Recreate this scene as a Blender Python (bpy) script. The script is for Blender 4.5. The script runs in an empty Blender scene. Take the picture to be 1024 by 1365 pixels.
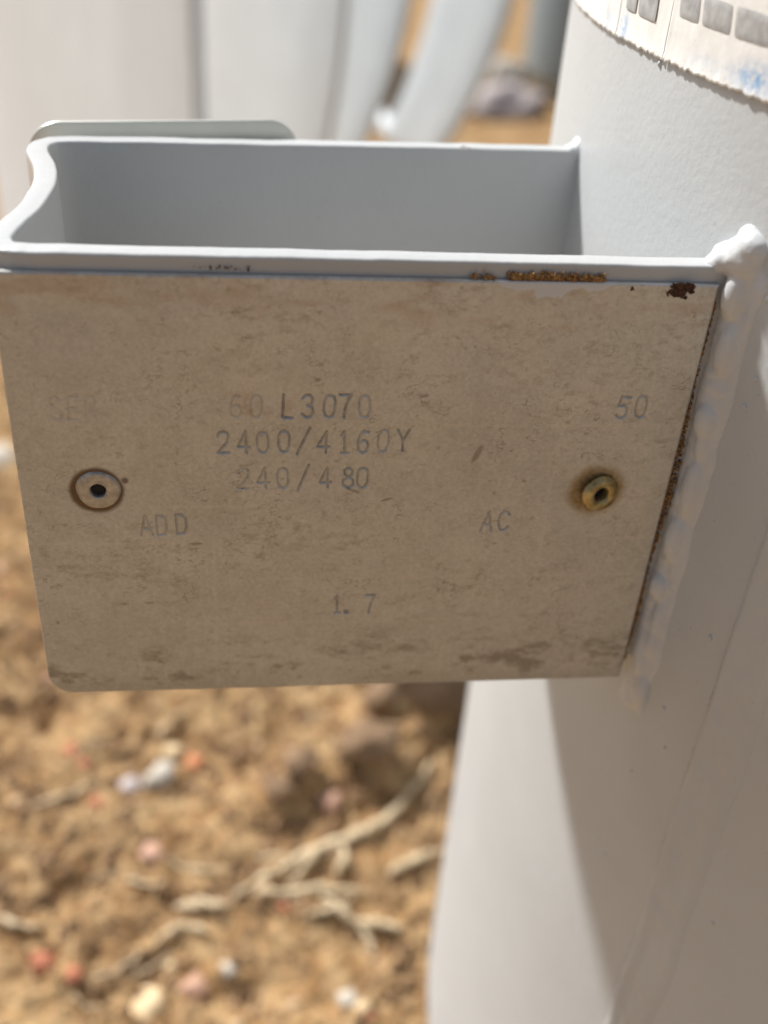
import bpy, bmesh, math, random
import numpy as np
from mathutils import Matrix, Vector, noise as mnoise

random.seed(7)
rng = np.random.default_rng(7)
S = bpy.context.scene
MM = 0.001
GZ = -450.0            # ground level in millimetres below the camera


def W(x, y, z):
    """millimetres (x along the bracket, y away, z up, camera height = 0) -> metres, ground at 0"""
    return Vector((x * MM, y * MM, (z - GZ) * MM))


# ------------------------------------------------------------------ camera
cam_d = bpy.data.cameras.new('camera')
cam = bpy.data.objects.new('camera', cam_d)
S.collection.objects.link(cam)
right = Vector((0.99195864, -0.108824, 0.06461734))
down = Vector((-0.00838498, -0.56594309, -0.82440167))
fwd = Vector((0.12628442, 0.81723054, -0.56230462))
rot = Matrix((right, -down, -fwd)).transposed()
cam.matrix_world = Matrix.Translation(W(0, 0, 0)) @ rot.to_4x4()
cam_d.sensor_fit = 'HORIZONTAL'
cam_d.sensor_width = 36.0
cam_d.lens = 36.0 * 1421.0 / 1024.0
cam_d.clip_start = 0.005
cam_d.clip_end = 200
cam_d.dof.use_dof = True
cam_d.dof.focus_distance = 0.176
cam_d.dof.aperture_fstop = 12.5
S.camera = cam

# ------------------------------------------------------------------ sky and sun
SUN = Vector((-0.82, 1.0, 1.32)).normalized()      # direction towards the sun
elev = math.asin(SUN.z)
azim = math.atan2(SUN.x, SUN.y)
w = bpy.data.worlds.new('World')
S.world = w
w.use_nodes = True
nt = w.node_tree
sky = nt.nodes.new('ShaderNodeTexSky')
sky.sky_type = 'NISHITA'
sky.sun_disc = False
sky.sun_elevation = elev
sky.sun_rotation = azim
sky.dust_density = 3.0
sky.ozone_density = 0.6
bg = nt.nodes['Background']
bg.inputs['Strength'].default_value = 0.078
hs = nt.nodes.new('ShaderNodeHueSaturation')      # thin milky haze: a less blue sky
hs.inputs['Saturation'].default_value = 0.72
nt.links.new(sky.outputs[0], hs.inputs['Color'])
nt.links.new(hs.outputs[0], bg.inputs['Color'])
sun_d = bpy.data.lights.new('sun', 'SUN')
sun_d.energy = 5.0
sun_d.angle = math.radians(4.0)
sun_d.color = (1.0, 0.975, 0.94)
sun = bpy.data.objects.new('sun', sun_d)
S.collection.objects.link(sun)
sun.rotation_euler = (-SUN).to_track_quat('-Z', 'Y').to_euler()
sun.location = (0, 0, 3)
S.view_settings.view_transform = 'Standard'
S.view_settings.look = 'None'
S.view_settings.gamma = 1
S.view_settings.use_curve_mapping = False
S.view_settings.exposure = 0.34
S.render.engine = 'CYCLES'


# ------------------------------------------------------------------ helpers
def vnoise(x, y, seed=0):
    if isinstance(x, (int, float)) and isinstance(y, (int, float)):
        return 0.5 + 0.6 * mnoise.noise((x, y, seed * 7.31))
    x = np.asarray(x, float); y = np.asarray(y, float)
    xi = np.floor(x).astype(np.int64); yi = np.floor(y).astype(np.int64)
    fx = x - xi; fy = y - yi
    fx = fx * fx * (3 - 2 * fx); fy = fy * fy * (3 - 2 * fy)

    def h(a, b):
        n = (a * 374761393 + b * 668265263 + seed * 1274126177) & 0xffffffff
        n = ((n ^ (n >> 13)) * 1274126177) & 0xffffffff
        n = (n ^ (n >> 16)) & 0xffffff
        return n / float(0xffffff)
    a = h(xi, yi); b = h(xi + 1, yi); c = h(xi, yi + 1); d = h(xi + 1, yi + 1)
    return (a * (1 - fx) + b * fx) * (1 - fy) + (c * (1 - fx) + d * fx) * fy


def fbm(x, y, seed=0, oct=4, gain=0.5):
    if isinstance(x, (int, float)) and isinstance(y, (int, float)):
        s = 0.0; a = 1.0; t = 0.0
        for o in range(oct):
            s += a * mnoise.noise((x * 2 ** o, y * 2 ** o, (seed + o) * 7.31)); t += a; a *= gain
        return 0.5 + 0.6 * s / t
    s = 0; a = 1; t = 0
    for o in range(oct):
        s = s + a * vnoise(x * 2 ** o + 17.3 * o, y * 2 ** o - 9.1 * o, seed + o)
        t += a; a *= gain
    return s / t


def sstep(a, b, x):
    t = np.clip((x - a) / (b - a), 0, 1)
    return t * t * (3 - 2 * t)


def link(o, parent=None):
    S.collection.objects.link(o)
    if parent is not None:
        o.parent = parent
    return o


ORIGIN = {}


def empty(name, loc_mm, label, cat, group=None):
    o = bpy.data.objects.new(name, None)
    o.empty_display_size = 0.05
    link(o)
    o.location = W(*loc_mm)
    ORIGIN[o.name] = o.location.copy()
    tag(o, label, cat, group)
    return o


def tag(o, label=None, cat=None, group=None, kind=None):
    if label: o['label'] = label
    if cat: o['category'] = cat
    if group: o['group'] = group
    if kind: o['kind'] = kind
    return o


def base_of(parent):
    v = Vector((0, 0, 0))
    while parent is not None:
        v = v + parent.location
        parent = parent.parent
    return v


def mesh_obj(name, verts, faces, mat, parent=None, smooth=True, origin=None):
    """verts in millimetres"""
    v = np.asarray(verts, float).reshape(-1, 3) * MM
    v[:, 2] -= GZ * MM
    b = base_of(parent)
    if parent is None and origin is not None:
        b = W(*origin)
    v -= np.array(b)
    me = bpy.data.meshes.new(name)
    me.from_pydata([tuple(p) for p in v], [], faces)
    me.validate()
    me.materials.append(mat)
    if smooth:
        me.polygons.foreach_set('use_smooth', [True] * len(me.polygons))
    o = bpy.data.objects.new(name, me)
    link(o, parent)
    if parent is None and origin is not None:
        o.location = b
    return o


def grid_faces(nu, nv, closed_u=False):
    f = []
    for j in range(nv - 1):
        for i in range(nu if closed_u else nu - 1):
            a = j * nu + i; b = j * nu + (i + 1) % nu
            f.append((a, b, b + nu, a + nu))
    return f


def bevel(o, width_mm, seg=3, angle=35):
    m = o.modifiers.new('bevel', 'BEVEL')
    m.width = width_mm * MM; m.segments = seg
    m.limit_method = 'ANGLE'; m.angle_limit = math.radians(angle)
    m.harden_normals = False
    return o


# ------------------------------------------------------------------ materials
def new_mat(name):
    m = bpy.data.materials.new(name)
    m.use_nodes = True
    n = m.node_tree.nodes
    return m, m.node_tree, n['Principled BSDF']


def nd(nt, typ, **kw):
    n = nt.nodes.new(typ)
    for k, v in kw.items():
        if k in n.inputs:
            n.inputs[k].default_value = v
        else:
            setattr(n, k, v)
    return n


def tex_noise(nt, scale, detail=4, rough=0.55, vec=None):
    n = nd(nt, 'ShaderNodeTexNoise')
    n.inputs['Scale'].default_value = scale
    n.inputs['Detail'].default_value = detail
    n.inputs['Roughness'].default_value = rough
    if vec is not None:
        nt.links.new(vec, n.inputs['Vector'])
    return n


def ramp(nt, fac, stops):
    r = nd(nt, 'ShaderNodeValToRGB')
    el = r.color_ramp.elements
    while len(el) < len(stops):
        el.new(0.5)
    for e, (p, c) in zip(el, stops):
        e.position = p
        e.color = (*c, 1) if len(c) == 3 else c
    nt.links.new(fac, r.inputs[0])
    return r.outputs[0]


def mix(nt, fac, a, b, typ='MIX'):
    m = nd(nt, 'ShaderNodeMix')
    m.data_type = 'RGBA'
    m.blend_type = typ
    for sock, val in ((m.inputs[0], fac), (m.inputs[6], a), (m.inputs[7], b)):
        if isinstance(val, (int, float)):
            sock.default_value = val
        elif isinstance(val, tuple):
            sock.default_value = (*val, 1)
        else:
            nt.links.new(val, sock)
    return m.outputs[2]


def mth(nt, op, a, b=0.0):
    m = nd(nt, 'ShaderNodeMath')
    m.operation = op
    for s, v in ((m.inputs[0], a), (m.inputs[1], b)):
        if isinstance(v, (int, float)):
            s.default_value = v
        else:
            nt.links.new(v, s)
    return m.outputs[0]


def bump(nt, bsdf, height, dist, strength=1.0, prev=None):
    b = nd(nt, 'ShaderNodeBump')
    b.inputs['Distance'].default_value = dist
    b.inputs['Strength'].default_value = strength
    nt.links.new(height, b.inputs['Height'])
    if prev is not None:
        nt.links.new(prev, b.inputs['Normal'])
    nt.links.new(b.outputs[0], bsdf.inputs['Normal'])
    return b.outputs[0]


def attr(nt, name):
    a = nd(nt, 'ShaderNodeAttribute')
    a.attribute_name = name
    return a.outputs['Fac']


def paint_mat(name, col, rough=0.42, blue=True, dirt=(0.30, 0.24, 0.17), dirt_amt=0.25, peel=0.00006):
    m, nt, b = new_mat(name)
    co = nd(nt, 'ShaderNodeTexCoord').outputs['Object']
    big = tex_noise(nt, 26, 5, 0.6, co).outputs[0]
    c = mix(nt, ramp(nt, big, [(0.35, (0, 0, 0)), (0.7, (1, 1, 1))]), tuple(v * 0.95 for v in col), tuple(min(1, v * 1.03) for v in col))
    if blue:
        fine = tex_noise(nt, 420, 3, 0.7, co).outputs[0]
        patch = tex_noise(nt, 14, 2, 0.5, co).outputs[0]
        fac = mth(nt, 'MULTIPLY', ramp(nt, fine, [(0.5, (0, 0, 0)), (0.72, (1, 1, 1))]), ramp(nt, patch, [(0.5, (0, 0, 0)), (0.66, (1, 1, 1))]))
        c = mix(nt, mth(nt, 'MULTIPLY', fac, 0.45), c, (0.42, 0.50, 0.58))
    sp = tex_noise(nt, 900, 2, 0.5, co).outputs[0]
    spk = ramp(nt, sp, [(0.70, (0, 0, 0)), (0.78, (1, 1, 1))])
    c = mix(nt, mth(nt, 'MULTIPLY', spk, dirt_amt), c, dirt)
    nt.links.new(c, b.inputs['Base Color'])
    b.inputs['Roughness'].default_value = rough
    b.inputs['Specular IOR Level'].default_value = 0.4
    op = tex_noise(nt, 700, 3, 0.55, co).outputs[0]
    n1 = bump(nt, b, op, peel * 4, 0.35)
    lg = tex_noise(nt, 120, 2, 0.5, co).outputs[0]
    bump(nt, b, lg, 0.00022, 0.3, n1)
    return m


M_TANK = paint_mat('grey_tank_paint', (0.525, 0.55, 0.56), 0.42)
M_BRACKET = paint_mat('grey_bracket_paint', (0.47, 0.485, 0.49), 0.34, blue=False)
M_WELD = paint_mat('grey_weld_paint', (0.57, 0.59, 0.60), 0.36, blue=False, dirt_amt=0.15)
M_WHITE = paint_mat('white_panel_paint', (0.72, 0.785, 0.83), 0.45, blue=False, dirt_amt=0.1)
M_BLUEGREY = paint_mat('blue_grey_paint', (0.29, 0.34, 0.365), 0.5, blue=False)


def m_nameplate():
    m, nt, b = new_mat('dull_aluminium_nameplate')
    co = nd(nt, 'ShaderNodeTexCoord').outputs['Object']
    mp = nd(nt, 'ShaderNodeMapping')
    mp.inputs['Scale'].default_value = (0.75, 1, 1.15)
    nt.links.new(co, mp.inputs[0])
    v = mp.outputs[0]
    a = tex_noise(nt, 60, 9, 0.8, co).outputs[0]
    c = ramp(nt, a, [(0.28, (0.39, 0.395, 0.375)), (0.5, (0.51, 0.525, 0.51)), (0.74, (0.60, 0.62, 0.61))])
    g = tex_noise(nt, 1500, 3, 0.7, co).outputs[0]
    c = mix(nt, 0.26, c, ramp(nt, g, [(0.3, (0.27, 0.265, 0.245)), (0.7, (0.71, 0.71, 0.68))]))
    # short worm-like smudges, finger dirt and specks
    s1 = tex_noise(nt, 420, 5, 0.72, v).outputs[0]
    s2 = tex_noise(nt, 60, 4, 0.6, co).outputs[0]
    f = mth(nt, 'MULTIPLY', ramp(nt, s1, [(0.52, (0, 0, 0)), (0.70, (1, 1, 1))]), ramp(nt, s2, [(0.38, (0, 0, 0)), (0.68, (1, 1, 1))]))
    c = mix(nt, mth(nt, 'MULTIPLY', f, 0.6), c, (0.19, 0.145, 0.095))
    wv = tex_noise(nt, 260, 3, 0.6, v).outputs[0]
    line = ramp(nt, mth(nt, 'ABSOLUTE', mth(nt, 'SUBTRACT', wv, 0.5)), [(0.0, (1, 1, 1)), (0.016, (0, 0, 0))])
    s5 = tex_noise(nt, 130, 3, 0.6, co).outputs[0]
    c = mix(nt, mth(nt, 'MULTIPLY', mth(nt, 'MULTIPLY', line, ramp(nt, s5, [(0.5, (0, 0, 0)), (0.64, (1, 1, 1))])), 0.55), c, (0.15, 0.11, 0.075))
    s3 = tex_noise(nt, 900, 2, 0.5, co).outputs[0]
    c = mix(nt, mth(nt, 'MULTIPLY', ramp(nt, s3, [(0.66, (0, 0, 0)), (0.75, (1, 1, 1))]), 0.3), c, (0.16, 0.12, 0.08))
    # faint pale wash streaks
    s4 = tex_noise(nt, 40, 5, 0.7, co).outputs[0]
    c = mix(nt, mth(nt, 'MULTIPLY', ramp(nt, s4, [(0.55, (0, 0, 0)), (0.75, (1, 1, 1))]), 0.3), c, (0.66, 0.63, 0.58))
    c = mix(nt, attr(nt, 'grid'), c, (0.70, 0.67, 0.61))
    c = mix(nt, attr(nt, 'dirt'), c, (0.17, 0.14, 0.095))
    c = mix(nt, attr(nt, 'redwash'), c, (0.34, 0.19, 0.12))
    c = mix(nt, attr(nt, 'ochre'), c, (0.22, 0.135, 0.03))
    c = mix(nt, attr(nt, 'stain'), c, (0.12, 0.058, 0.012))
    c = mix(nt, attr(nt, 'groove'), c, (0.085, 0.06, 0.04))
    pt = attr(nt, 'paint')
    c = mix(nt, pt, c, (0.57, 0.585, 0.60))
    nt.links.new(c, b.inputs['Base Color'])
    met = mth(nt, 'MULTIPLY', mth(nt, 'SUBTRACT', 1.0, mth(nt, 'MAXIMUM', pt, attr(nt, 'stain'))), 0.42)
    nt.links.new(met, b.inputs['Metallic'])
    b.inputs['Roughness'].default_value = 0.4
    h = mth(nt, 'ADD', mth(nt, 'MULTIPLY', s1, 0.6), mth(nt, 'MULTIPLY', s3, 0.4))
    bump(nt, b, h, 0.00008, 0.5)
    return m


M_PLATE = m_nameplate()


def simple(name, col, rough=0.5, metal=0.0, var=0.25, scale=300, bmp=0.0001, col2=None):
    m, nt, b = new_mat(name)
    co = nd(nt, 'ShaderNodeTexCoord').outputs['Object']
    a = tex_noise(nt, scale, 5, 0.6, co).outputs[0]
    lo = tuple(v * (1 - var) for v in col)
    hi = col2 if col2 else tuple(min(1, v * (1 + var)) for v in col)
    nt.links.new(ramp(nt, a, [(0.35, lo), (0.65, hi)]), b.inputs['Base Color'])
    b.inputs['Roughness'].default_value = rough
    b.inputs['Metallic'].default_value = metal
    if bmp:
        bump(nt, b, a, bmp, 0.5)
    return m


M_RUST = simple('rust', (0.28, 0.13, 0.045), 0.95, 0, 0.5, 1500, 0.0004, (0.46, 0.27, 0.10))
M_RUSTDARK = simple('dark_rust', (0.075, 0.032, 0.016), 0.9, 0, 0.5, 1300, 0.0004, (0.13, 0.06, 0.03))
M_RIVET = simple('dull_rivet_aluminium', (0.40, 0.395, 0.375), 0.42, 0.6, 0.25, 700, 0.00008)
M_BRASS = simple('yellowed_rivet', (0.36, 0.26, 0.09), 0.33, 0.6, 0.35, 500, 0.00005, (0.50, 0.41, 0.20))
M_MANDREL = simple('black_oxide_steel', (0.012, 0.009, 0.007), 0.8, 0, 0.3, 800, 0.0001)
M_TAG = simple('plain_aluminium', (0.52, 0.53, 0.49), 0.4, 0.75, 0.06, 60, 0.00003)
M_PAPER_CELL = simple('faded_grey_print', (0.40, 0.405, 0.40), 0.6, 0, 0.18, 500, 0.00005)


def m_paper():
    m, nt, b = new_mat('torn_label_paper')
    co = nd(nt, 'ShaderNodeTexCoord').outputs['Object']
    a = tex_noise(nt, 240, 5, 0.6, co).outputs[0]
    c = ramp(nt, a, [(0.3, (0.76, 0.75, 0.71)), (0.7, (0.86, 0.85, 0.815))])
    bl = attr(nt, 'blue')
    n = tex_noise(nt, 700, 4, 0.7, co).outputs[0]
    c = mix(nt, mth(nt, 'MULTIPLY', bl, ramp(nt, n, [(0.34, (0, 0, 0)), (0.55, (1, 1, 1))])), c, (0.20, 0.40, 0.68))
    n2 = tex_noise(nt, 1100, 3, 0.6, co).outputs[0]
    c = mix(nt, mth(nt, 'MULTIPLY', ramp(nt, n2, [(0.6, (0, 0, 0)), (0.75, (1, 1, 1))]), 0.35), c, (0.5, 0.48, 0.42))
    nt.links.new(c, b.inputs['Base Color'])
    b.inputs['Roughness'].default_value = 0.7
    bump(nt, b, a, 0.0002, 0.5)
    return m


M_PAPER = m_paper()


def m_dirt():
    m, nt, b = new_mat('tan_dirt')
    co = nd(nt, 'ShaderNodeTexCoord').outputs['Object']
    a = tex_noise(nt, 14, 6, 0.65, co).outputs[0]
    c = ramp(nt, a, [(0.30, (0.168, 0.086, 0.036)), (0.48, (0.309, 0.181, 0.081)), (0.68, (0.406, 0.267, 0.132))])
    d = tex_noise(nt, 90, 5, 0.7, co).outputs[0]
    c = mix(nt, ramp(nt, d, [(0.42, (0, 0, 0)), (0.62, (0.85, 0.85, 0.85))]), c, (0.467, 0.329, 0.178))
    e = tex_noise(nt, 38, 6, 0.6, co).outputs[0]
    c = mix(nt, ramp(nt, e, [(0.50, (0, 0, 0)), (0.66, (0.9, 0.9, 0.9))]), c, (0.132, 0.067, 0.029))
    nt.links.new(c, b.inputs['Base Color'])
    b.inputs['Roughness'].default_value = 0.95
    b.inputs['Specular IOR Level'].default_value = 0.1
    bump(nt, b, d, 0.004, 0.8)
    return m


M_DIRT = m_dirt()
M_CLOD = simple('dark_clod_soil', (0.28, 0.18, 0.105), 0.95, 0, 0.4, 120, 0.003)
M_GRIT = simple('brown_soil_crumb', (0.22, 0.125, 0.06), 0.95, 0, 0.4, 25, 0.0005, (0.42, 0.27, 0.15))
M_STRAW = simple('pale_dry_fibre', (0.56, 0.43, 0.26), 0.9, 0, 0.3, 160, 0.0012, (0.74, 0.60, 0.40))
M_CHIP = simple('pale_litter', (0.46, 0.31, 0.17), 0.9, 0, 0.35, 60, 0.0002)
STONE = {
    'orange': simple('orange_stone', (0.58, 0.24, 0.11), 0.8, 0, 0.15, 100),
    'white': simple('white_stone', (0.50, 0.45, 0.38), 0.7, 0, 0.1, 100),
    'cream': simple('cream_stone', (0.66, 0.50, 0.30), 0.8, 0, 0.12, 100),
    'red': simple('red_brown_stone', (0.42, 0.15, 0.08), 0.8, 0, 0.2, 100),
    'pink': simple('pink_stone', (0.50, 0.30, 0.21), 0.8, 0, 0.15, 100),
    'tan': simple('tan_stone', (0.52, 0.36, 0.21), 0.85, 0, 0.2, 100),
    'grey': simple('mauve_grey_stone', (0.50, 0.44, 0.43), 0.8, 0, 0.15, 60),
}

# ------------------------------------------------------------------ ground
def nonuni(a, b, lo, hi, step, grow=1.35):
    mid = list(np.arange(a, b + 1e-6, step))
    out = []; s = step; x = a
    while x > lo:
        s *= grow; x -= s; out.append(x)
    out = out[::-1] + mid
    s = step; x = mid[-1]
    while x < hi:
        s *= grow; x += s; out.append(x)
    return np.array(out)


def ground_h(X, Y):
    big = (fbm(X / 260, Y / 260, 3, 3) - 0.5) * 26
    mid = (fbm(X / 42, Y / 42, 11, 4) - 0.5) * 16
    rid = np.abs(fbm(X / 17, Y / 17, 23, 3) - 0.5) * -16
    fine = (fbm(X / 7, Y / 7, 37, 3, .7) - 0.5) * 6.5
    near = np.exp(-((X - 60) ** 2 + (Y - 400) ** 2) / (2 * 900.0 ** 2))
    # clods and a rut of broken soil to the right of the bracket
    lump = np.zeros_like(X)
    for cx, cy, r, h in ((63, 394, 20, 17), (26, 388, 14, 10), (14, 372, 12, 8), (110, 440, 26, 20), (74, 432, 18, 12), (44, 402, 10, 9), (-118, 446, 15, -14), (90, 410, 14, 10), (-40, 455, 40, 6)):
        lump += h * np.exp(-((X - cx) ** 2 + (Y - cy) ** 2) / (2 * (r * 0.62) ** 2)) * (0.6 + 0.8 * fbm(X / 7, Y / 7, 51, 2))
    flat = 1 - np.exp(-(((X - 257) ** 2 + (Y - 208) ** 2) / 185.0 ** 2) ** 3)
    return (big + mid + rid + fine + 3) * (0.25 + 0.75 * near) * flat + lump - 1.0


gx = nonuni(-300, 260, -30000, 30000, 2.2)
gy = nonuni(225, 960, -30000, 40000, 2.2)
GX, GY = np.meshgrid(gx, gy)
GH = ground_h(GX, GY)
gv = np.stack([GX, GY, GZ + GH], -1).reshape(-1, 3)
ground = mesh_obj('ground', gv, grid_faces(len(gx), len(gy)), M_DIRT)
tag(ground, 'tan brown dry dirt ground littered with stones and fibres', 'ground', kind='structure')


def gh(x, y):
    i = min(max(int(np.searchsorted(gx, x)), 1), len(gx) - 1); j = min(max(int(np.searchsorted(gy, y)), 1), len(gy) - 1)
    tx = (x - gx[i - 1]) / (gx[i] - gx[i - 1]); ty = (y - gy[j - 1]) / (gy[j] - gy[j - 1])
    a = GH[j - 1, i - 1] * (1 - tx) + GH[j - 1, i] * tx; b = GH[j, i - 1] * (1 - tx) + GH[j, i] * tx
    return float(a * (1 - ty) + b * ty) + GZ


# ------------------------------------------------------------------ the transformer
CX, CY, RT = 256.9, 208.4, 190.0


def tank_pt(phi_deg, z, r=RT):
    a = math.radians(phi_deg)
    return (CX + r * math.cos(a), CY + r * math.sin(a), z)


TR = empty('pole_transformer', (CX, CY, GZ), 'light grey cylindrical transformer with nameplate bracket welded to its side', 'transformer')


def lathe(name, prof, mat, parent, seg=360, cx=CX, cy=CY, smooth=True):
    v = []
    for r, z in prof:
        for i in range(seg):
            a = 2 * math.pi * i / seg
            v.append((cx + r * math.cos(a), cy + r * math.sin(a), z))
    f = grid_faces(seg, len(prof), True)
    return mesh_obj(name, v, f, mat, parent, smooth)


prof = [(0, -402), (160, -402), (172, -402.5)]
for k in range(9):
    a = math.pi / 2 * k / 8
    prof.append((RT - 9 + 9 * math.sin(a), -394 - 9 * math.cos(a)))
prof += [(RT, z) for z in (-380, -330, -280, -230, -180, -130, -80, -30, 20, 80, 160, 210)]
tank = lathe('tank_wall', prof, M_TANK, TR, 720)
lathe('base_ring', [(174, -403.5), (176, -405), (176, -449), (170, -452)], M_TANK, TR, 180)
lid = lathe('lid', [(RT - 3, 211), (RT + 9, 211.5), (RT + 11, 214), (RT + 11, 226), (RT + 8, 229), (RT - 20, 236), (90, 250), (0, 255)], M_TANK, TR, 180)

# long vertical lap seam of the tank wall
zs = np.arange(-380, 200, 1.2)
prof_n = 22
sv = []
for z in zs:
    w0 = -156.35 + 0.10 * (fbm(z / 22, 0.3, 5, 3) - 0.5) * 3
    wd = 3.55 + 0.8 * (fbm(z / 30, 4.4, 6, 3) - 0.5)
    for i in range(prof_n):
        u = i / (prof_n - 1)
        hgt = (sstep(0, 0.08, u) * (1 - 0.55 * sstep(0.10, 0.40, u)) * (1 - sstep(0.75, 1.0, u)))
        hgt = hgt * 1.15 * (0.85 + 0.5 * (fbm(z / 6, u * 3, 8, 2) - 0.5)) + 0.5 * (fbm(z / 3.5, u * 5, 9, 2) - 0.5) * math.sin(math.pi * u)
        if i in (0, prof_n - 1):
            hgt = -0.4
        sv.append(tank_pt(w0 + u * wd, z, RT + hgt))
mesh_obj('seam_weld', sv, [tuple(reversed(q)) for q in grid_faces(prof_n, len(zs))], M_TANK, TR)

# dirt caught in the crease of the seam
cr = []
for z in np.arange(-378, 195, 1.0):
    w0 = -156.35 + 0.10 * (fbm(float(z) / 22, 0.3, 5, 3) - 0.5) * 3
    cr.append((*tank_pt(w0 + 0.02, float(z), RT + 0.05)[:2], float(z)))
# ---- bracket: one strip of steel bent to a U with a hollowed end
path = [(78.5, 153.1), (60, 153.1), (30, 153.1), (0, 153.1), (-24, 153.1), (-31.5, 153.15), (-34.6, 153.9), (-36.0, 156.2), (-36.0, 159.5), (-35.2, 164), (-34.1, 170),
        (-33.5, 176), (-33.35, 182), (-33.9, 188), (-35.0, 193.5), (-36.7, 199), (-37.5, 202.5), (-37.3, 205.6), (-35.4, 208.1), (-31, 209.3), (-20, 210.0), (0, 211.3), (30, 213.0), (55, 214.2), (71, 214.9)]


def catmull(P, n=6):
    P = [Vector((*p, 0)) for p in P]
    out = []
    for i in range(len(P) - 1):
        p0 = P[max(i - 1, 0)]; p1 = P[i]; p2 = P[i + 1]; p3 = P[min(i + 2, len(P) - 1)]
        # centripetal-ish: scale tangents with segment length
        L = (p2 - p1).length
        m1 = (p2 - p0) / max((p2 - p1).length + (p1 - p0).length, 1e-6) * L
        m2 = (p3 - p1) / max((p3 - p2).length + (p2 - p1).length, 1e-6) * L
        for k in range(n):
            t = k / n
            h1 = 2 * t ** 3 - 3 * t ** 2 + 1; h2 = -2 * t ** 3 + 3 * t ** 2
            h3 = t ** 3 - 2 * t ** 2 + t; h4 = t ** 3 - t ** 2
            out.append(h1 * p1 + h2 * p2 + h3 * m1 + h4 * m2)
    out.append(P[-1])
    return out


pts = catmull(path, 8)
# resample evenly at about 1 mm
dens = [pts[0]]
for p, q in zip(pts, pts[1:]):
    k = max(1, int((q - p).length / 0.9))
    for i in range(1, k + 1):
        dens.append(p.lerp(q, i / k))
TH = 2.0      # half thickness
ZT = -58.3
br = []
sect_n = None
for i, p in enumerate(dens):
    t = (dens[min(i + 2, len(dens) - 1)] - dens[max(i - 2, 0)]).normalized()
    nrm = Vector((-t.y, t.x, 0))           # points to the outside of the U on the front (towards -y)
    wig = (fbm(i / 9.0, 0.5, 61, 3) - 0.5)
    wig2 = (fbm(i / 5.0, 7.5, 63, 3) - 0.5)
    zt = ZT + 0.28 * wig
    frac = i / (len(dens) - 1)
    zb = -139.5 if frac < 0.42 else (-139.5 + 16 * min(1, (frac - 0.42) / 0.14))
    r = 0.6
    sec = []
    # section: rounded top, running outside -> top -> inside -> bottom
    for z in (zb + 0.8, (zb + zt) / 2 - 25, (zb + zt) / 2, (zb + zt) / 2 + 25, zt - 3):
        sec.append((TH, z))
    for k in range(6):
        a = math.pi / 2 * k / 5
        sec.append((TH - r + r * math.cos(a) + 0.12 * wig2, zt - r + r * math.sin(a)))
    for k in range(6):
        a = math.pi / 2 * k / 5
        sec.append((-TH + r - r * math.sin(a) - 0.25 * wig, zt - r + r * math.cos(a) + 0.25 * wig2))
    for z in (zt - 3, (zb + zt) / 2 + 25, (zb + zt) / 2, (zb + zt) / 2 - 25, zb + 0.8):
        sec.append((-TH, z))
    sec.append((-TH + 0.8, zb)); sec.append((TH - 0.8, zb))
    sect_n = len(sec)
    for o_, z in sec:
        q = p - nrm * o_
        br.append((q.x, q.y, z))
faces = []
for i in range(len(dens) - 1):
    for k in range(sect_n):
        a = i * sect_n + k; b_ = i * sect_n + (k + 1) % sect_n
        faces.append((a, b_, b_ + sect_n, a + sect_n))
faces.append(tuple(range(sect_n)))
faces.append(tuple(range((len(dens) - 1) * sect_n, len(dens) * sect_n))[::-1])
bracket = mesh_obj('mounting_bracket', br, faces, M_BRACKET, TR)
bpy.context.view_layer.update()


def fix_normals(o):
    bm = bmesh.new(); bm.from_mesh(o.data)
    bmesh.ops.recalc_face_normals(bm, faces=bm.faces)
    bm.to_mesh(o.data); bm.free()


fix_normals(bracket)


# ---- weld beads made of overlapping blobs, remeshed to one skin
def blob_mesh(name, blobs, mat, parent, voxel=0.45, smooth_it=6):
    bm = bmesh.new()
    b = base_of(parent)
    for (x, y, z, rx, ry, rz) in blobs:
        m = Matrix.Translation(W(x, y, z) - b) @ Matrix.Diagonal((rx * MM, ry * MM, rz * MM, 1))
        bmesh.ops.create_icosphere(bm, subdivisions=2, radius=1.0, matrix=m)
    me = bpy.data.meshes.new(name + '_src')
    bm.to_mesh(me); bm.free()
    o = bpy.data.objects.new(name, me)
    S.collection.objects.link(o)
    rm = o.modifiers.new('r', 'REMESH'); rm.mode = 'VOXEL'; rm.voxel_size = voxel * MM; rm.use_smooth_shade = True
    sm = o.modifiers.new('s', 'SMOOTH'); sm.iterations = smooth_it; sm.factor = 0.5
    dg = bpy.context.evaluated_depsgraph_get()
    me2 = bpy.data.meshes.new_from_object(o.evaluated_get(dg))
    o.modifiers.clear()
    o.data = me2
    bpy.data.meshes.remove(me)
    me2.name = name
    me2.materials.clear(); me2.materials.append(mat)
    me2.polygons.foreach_set('use_smooth', [True] * len(me2.polygons))
    o.parent = parent
    return o


blobs = []
z = -57.0
while z > -150:
    wob = fbm(z / 9.0, 1.7, 71, 3) - 0.5
    r = 5.0 + 2.6 * wob
    blobs.append((79.6 + 0.6 * wob, 150.7 + 2.0 * (fbm(z / 6.0, 8.2, 73, 2) - 0.5), z, r * 1.02, r, r * 0.8))
    z -= 2.1
for k in range(22):
    zz = random.uniform(-148, -60); an = random.uniform(math.radians(200), math.radians(258))
    rr = random.uniform(1.4, 2.4)
    blobs.append((79.6 + 4.2 * math.cos(an), 150.7 + 4.2 * math.sin(an), zz, rr, rr, rr * random.uniform(1.5, 3.2)))
for k in range(46):      # thin toe of the bead on the tank wall
    zz = -149 + 90 * k / 45.0; p = tank_pt(-160.9 + 0.35 * (fbm(zz / 8.0, 2.2, 79, 2) - .5) * 2, zz, RT - 1.2)
    blobs.append((*p, 1.9, 1.9, 2.6))
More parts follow.
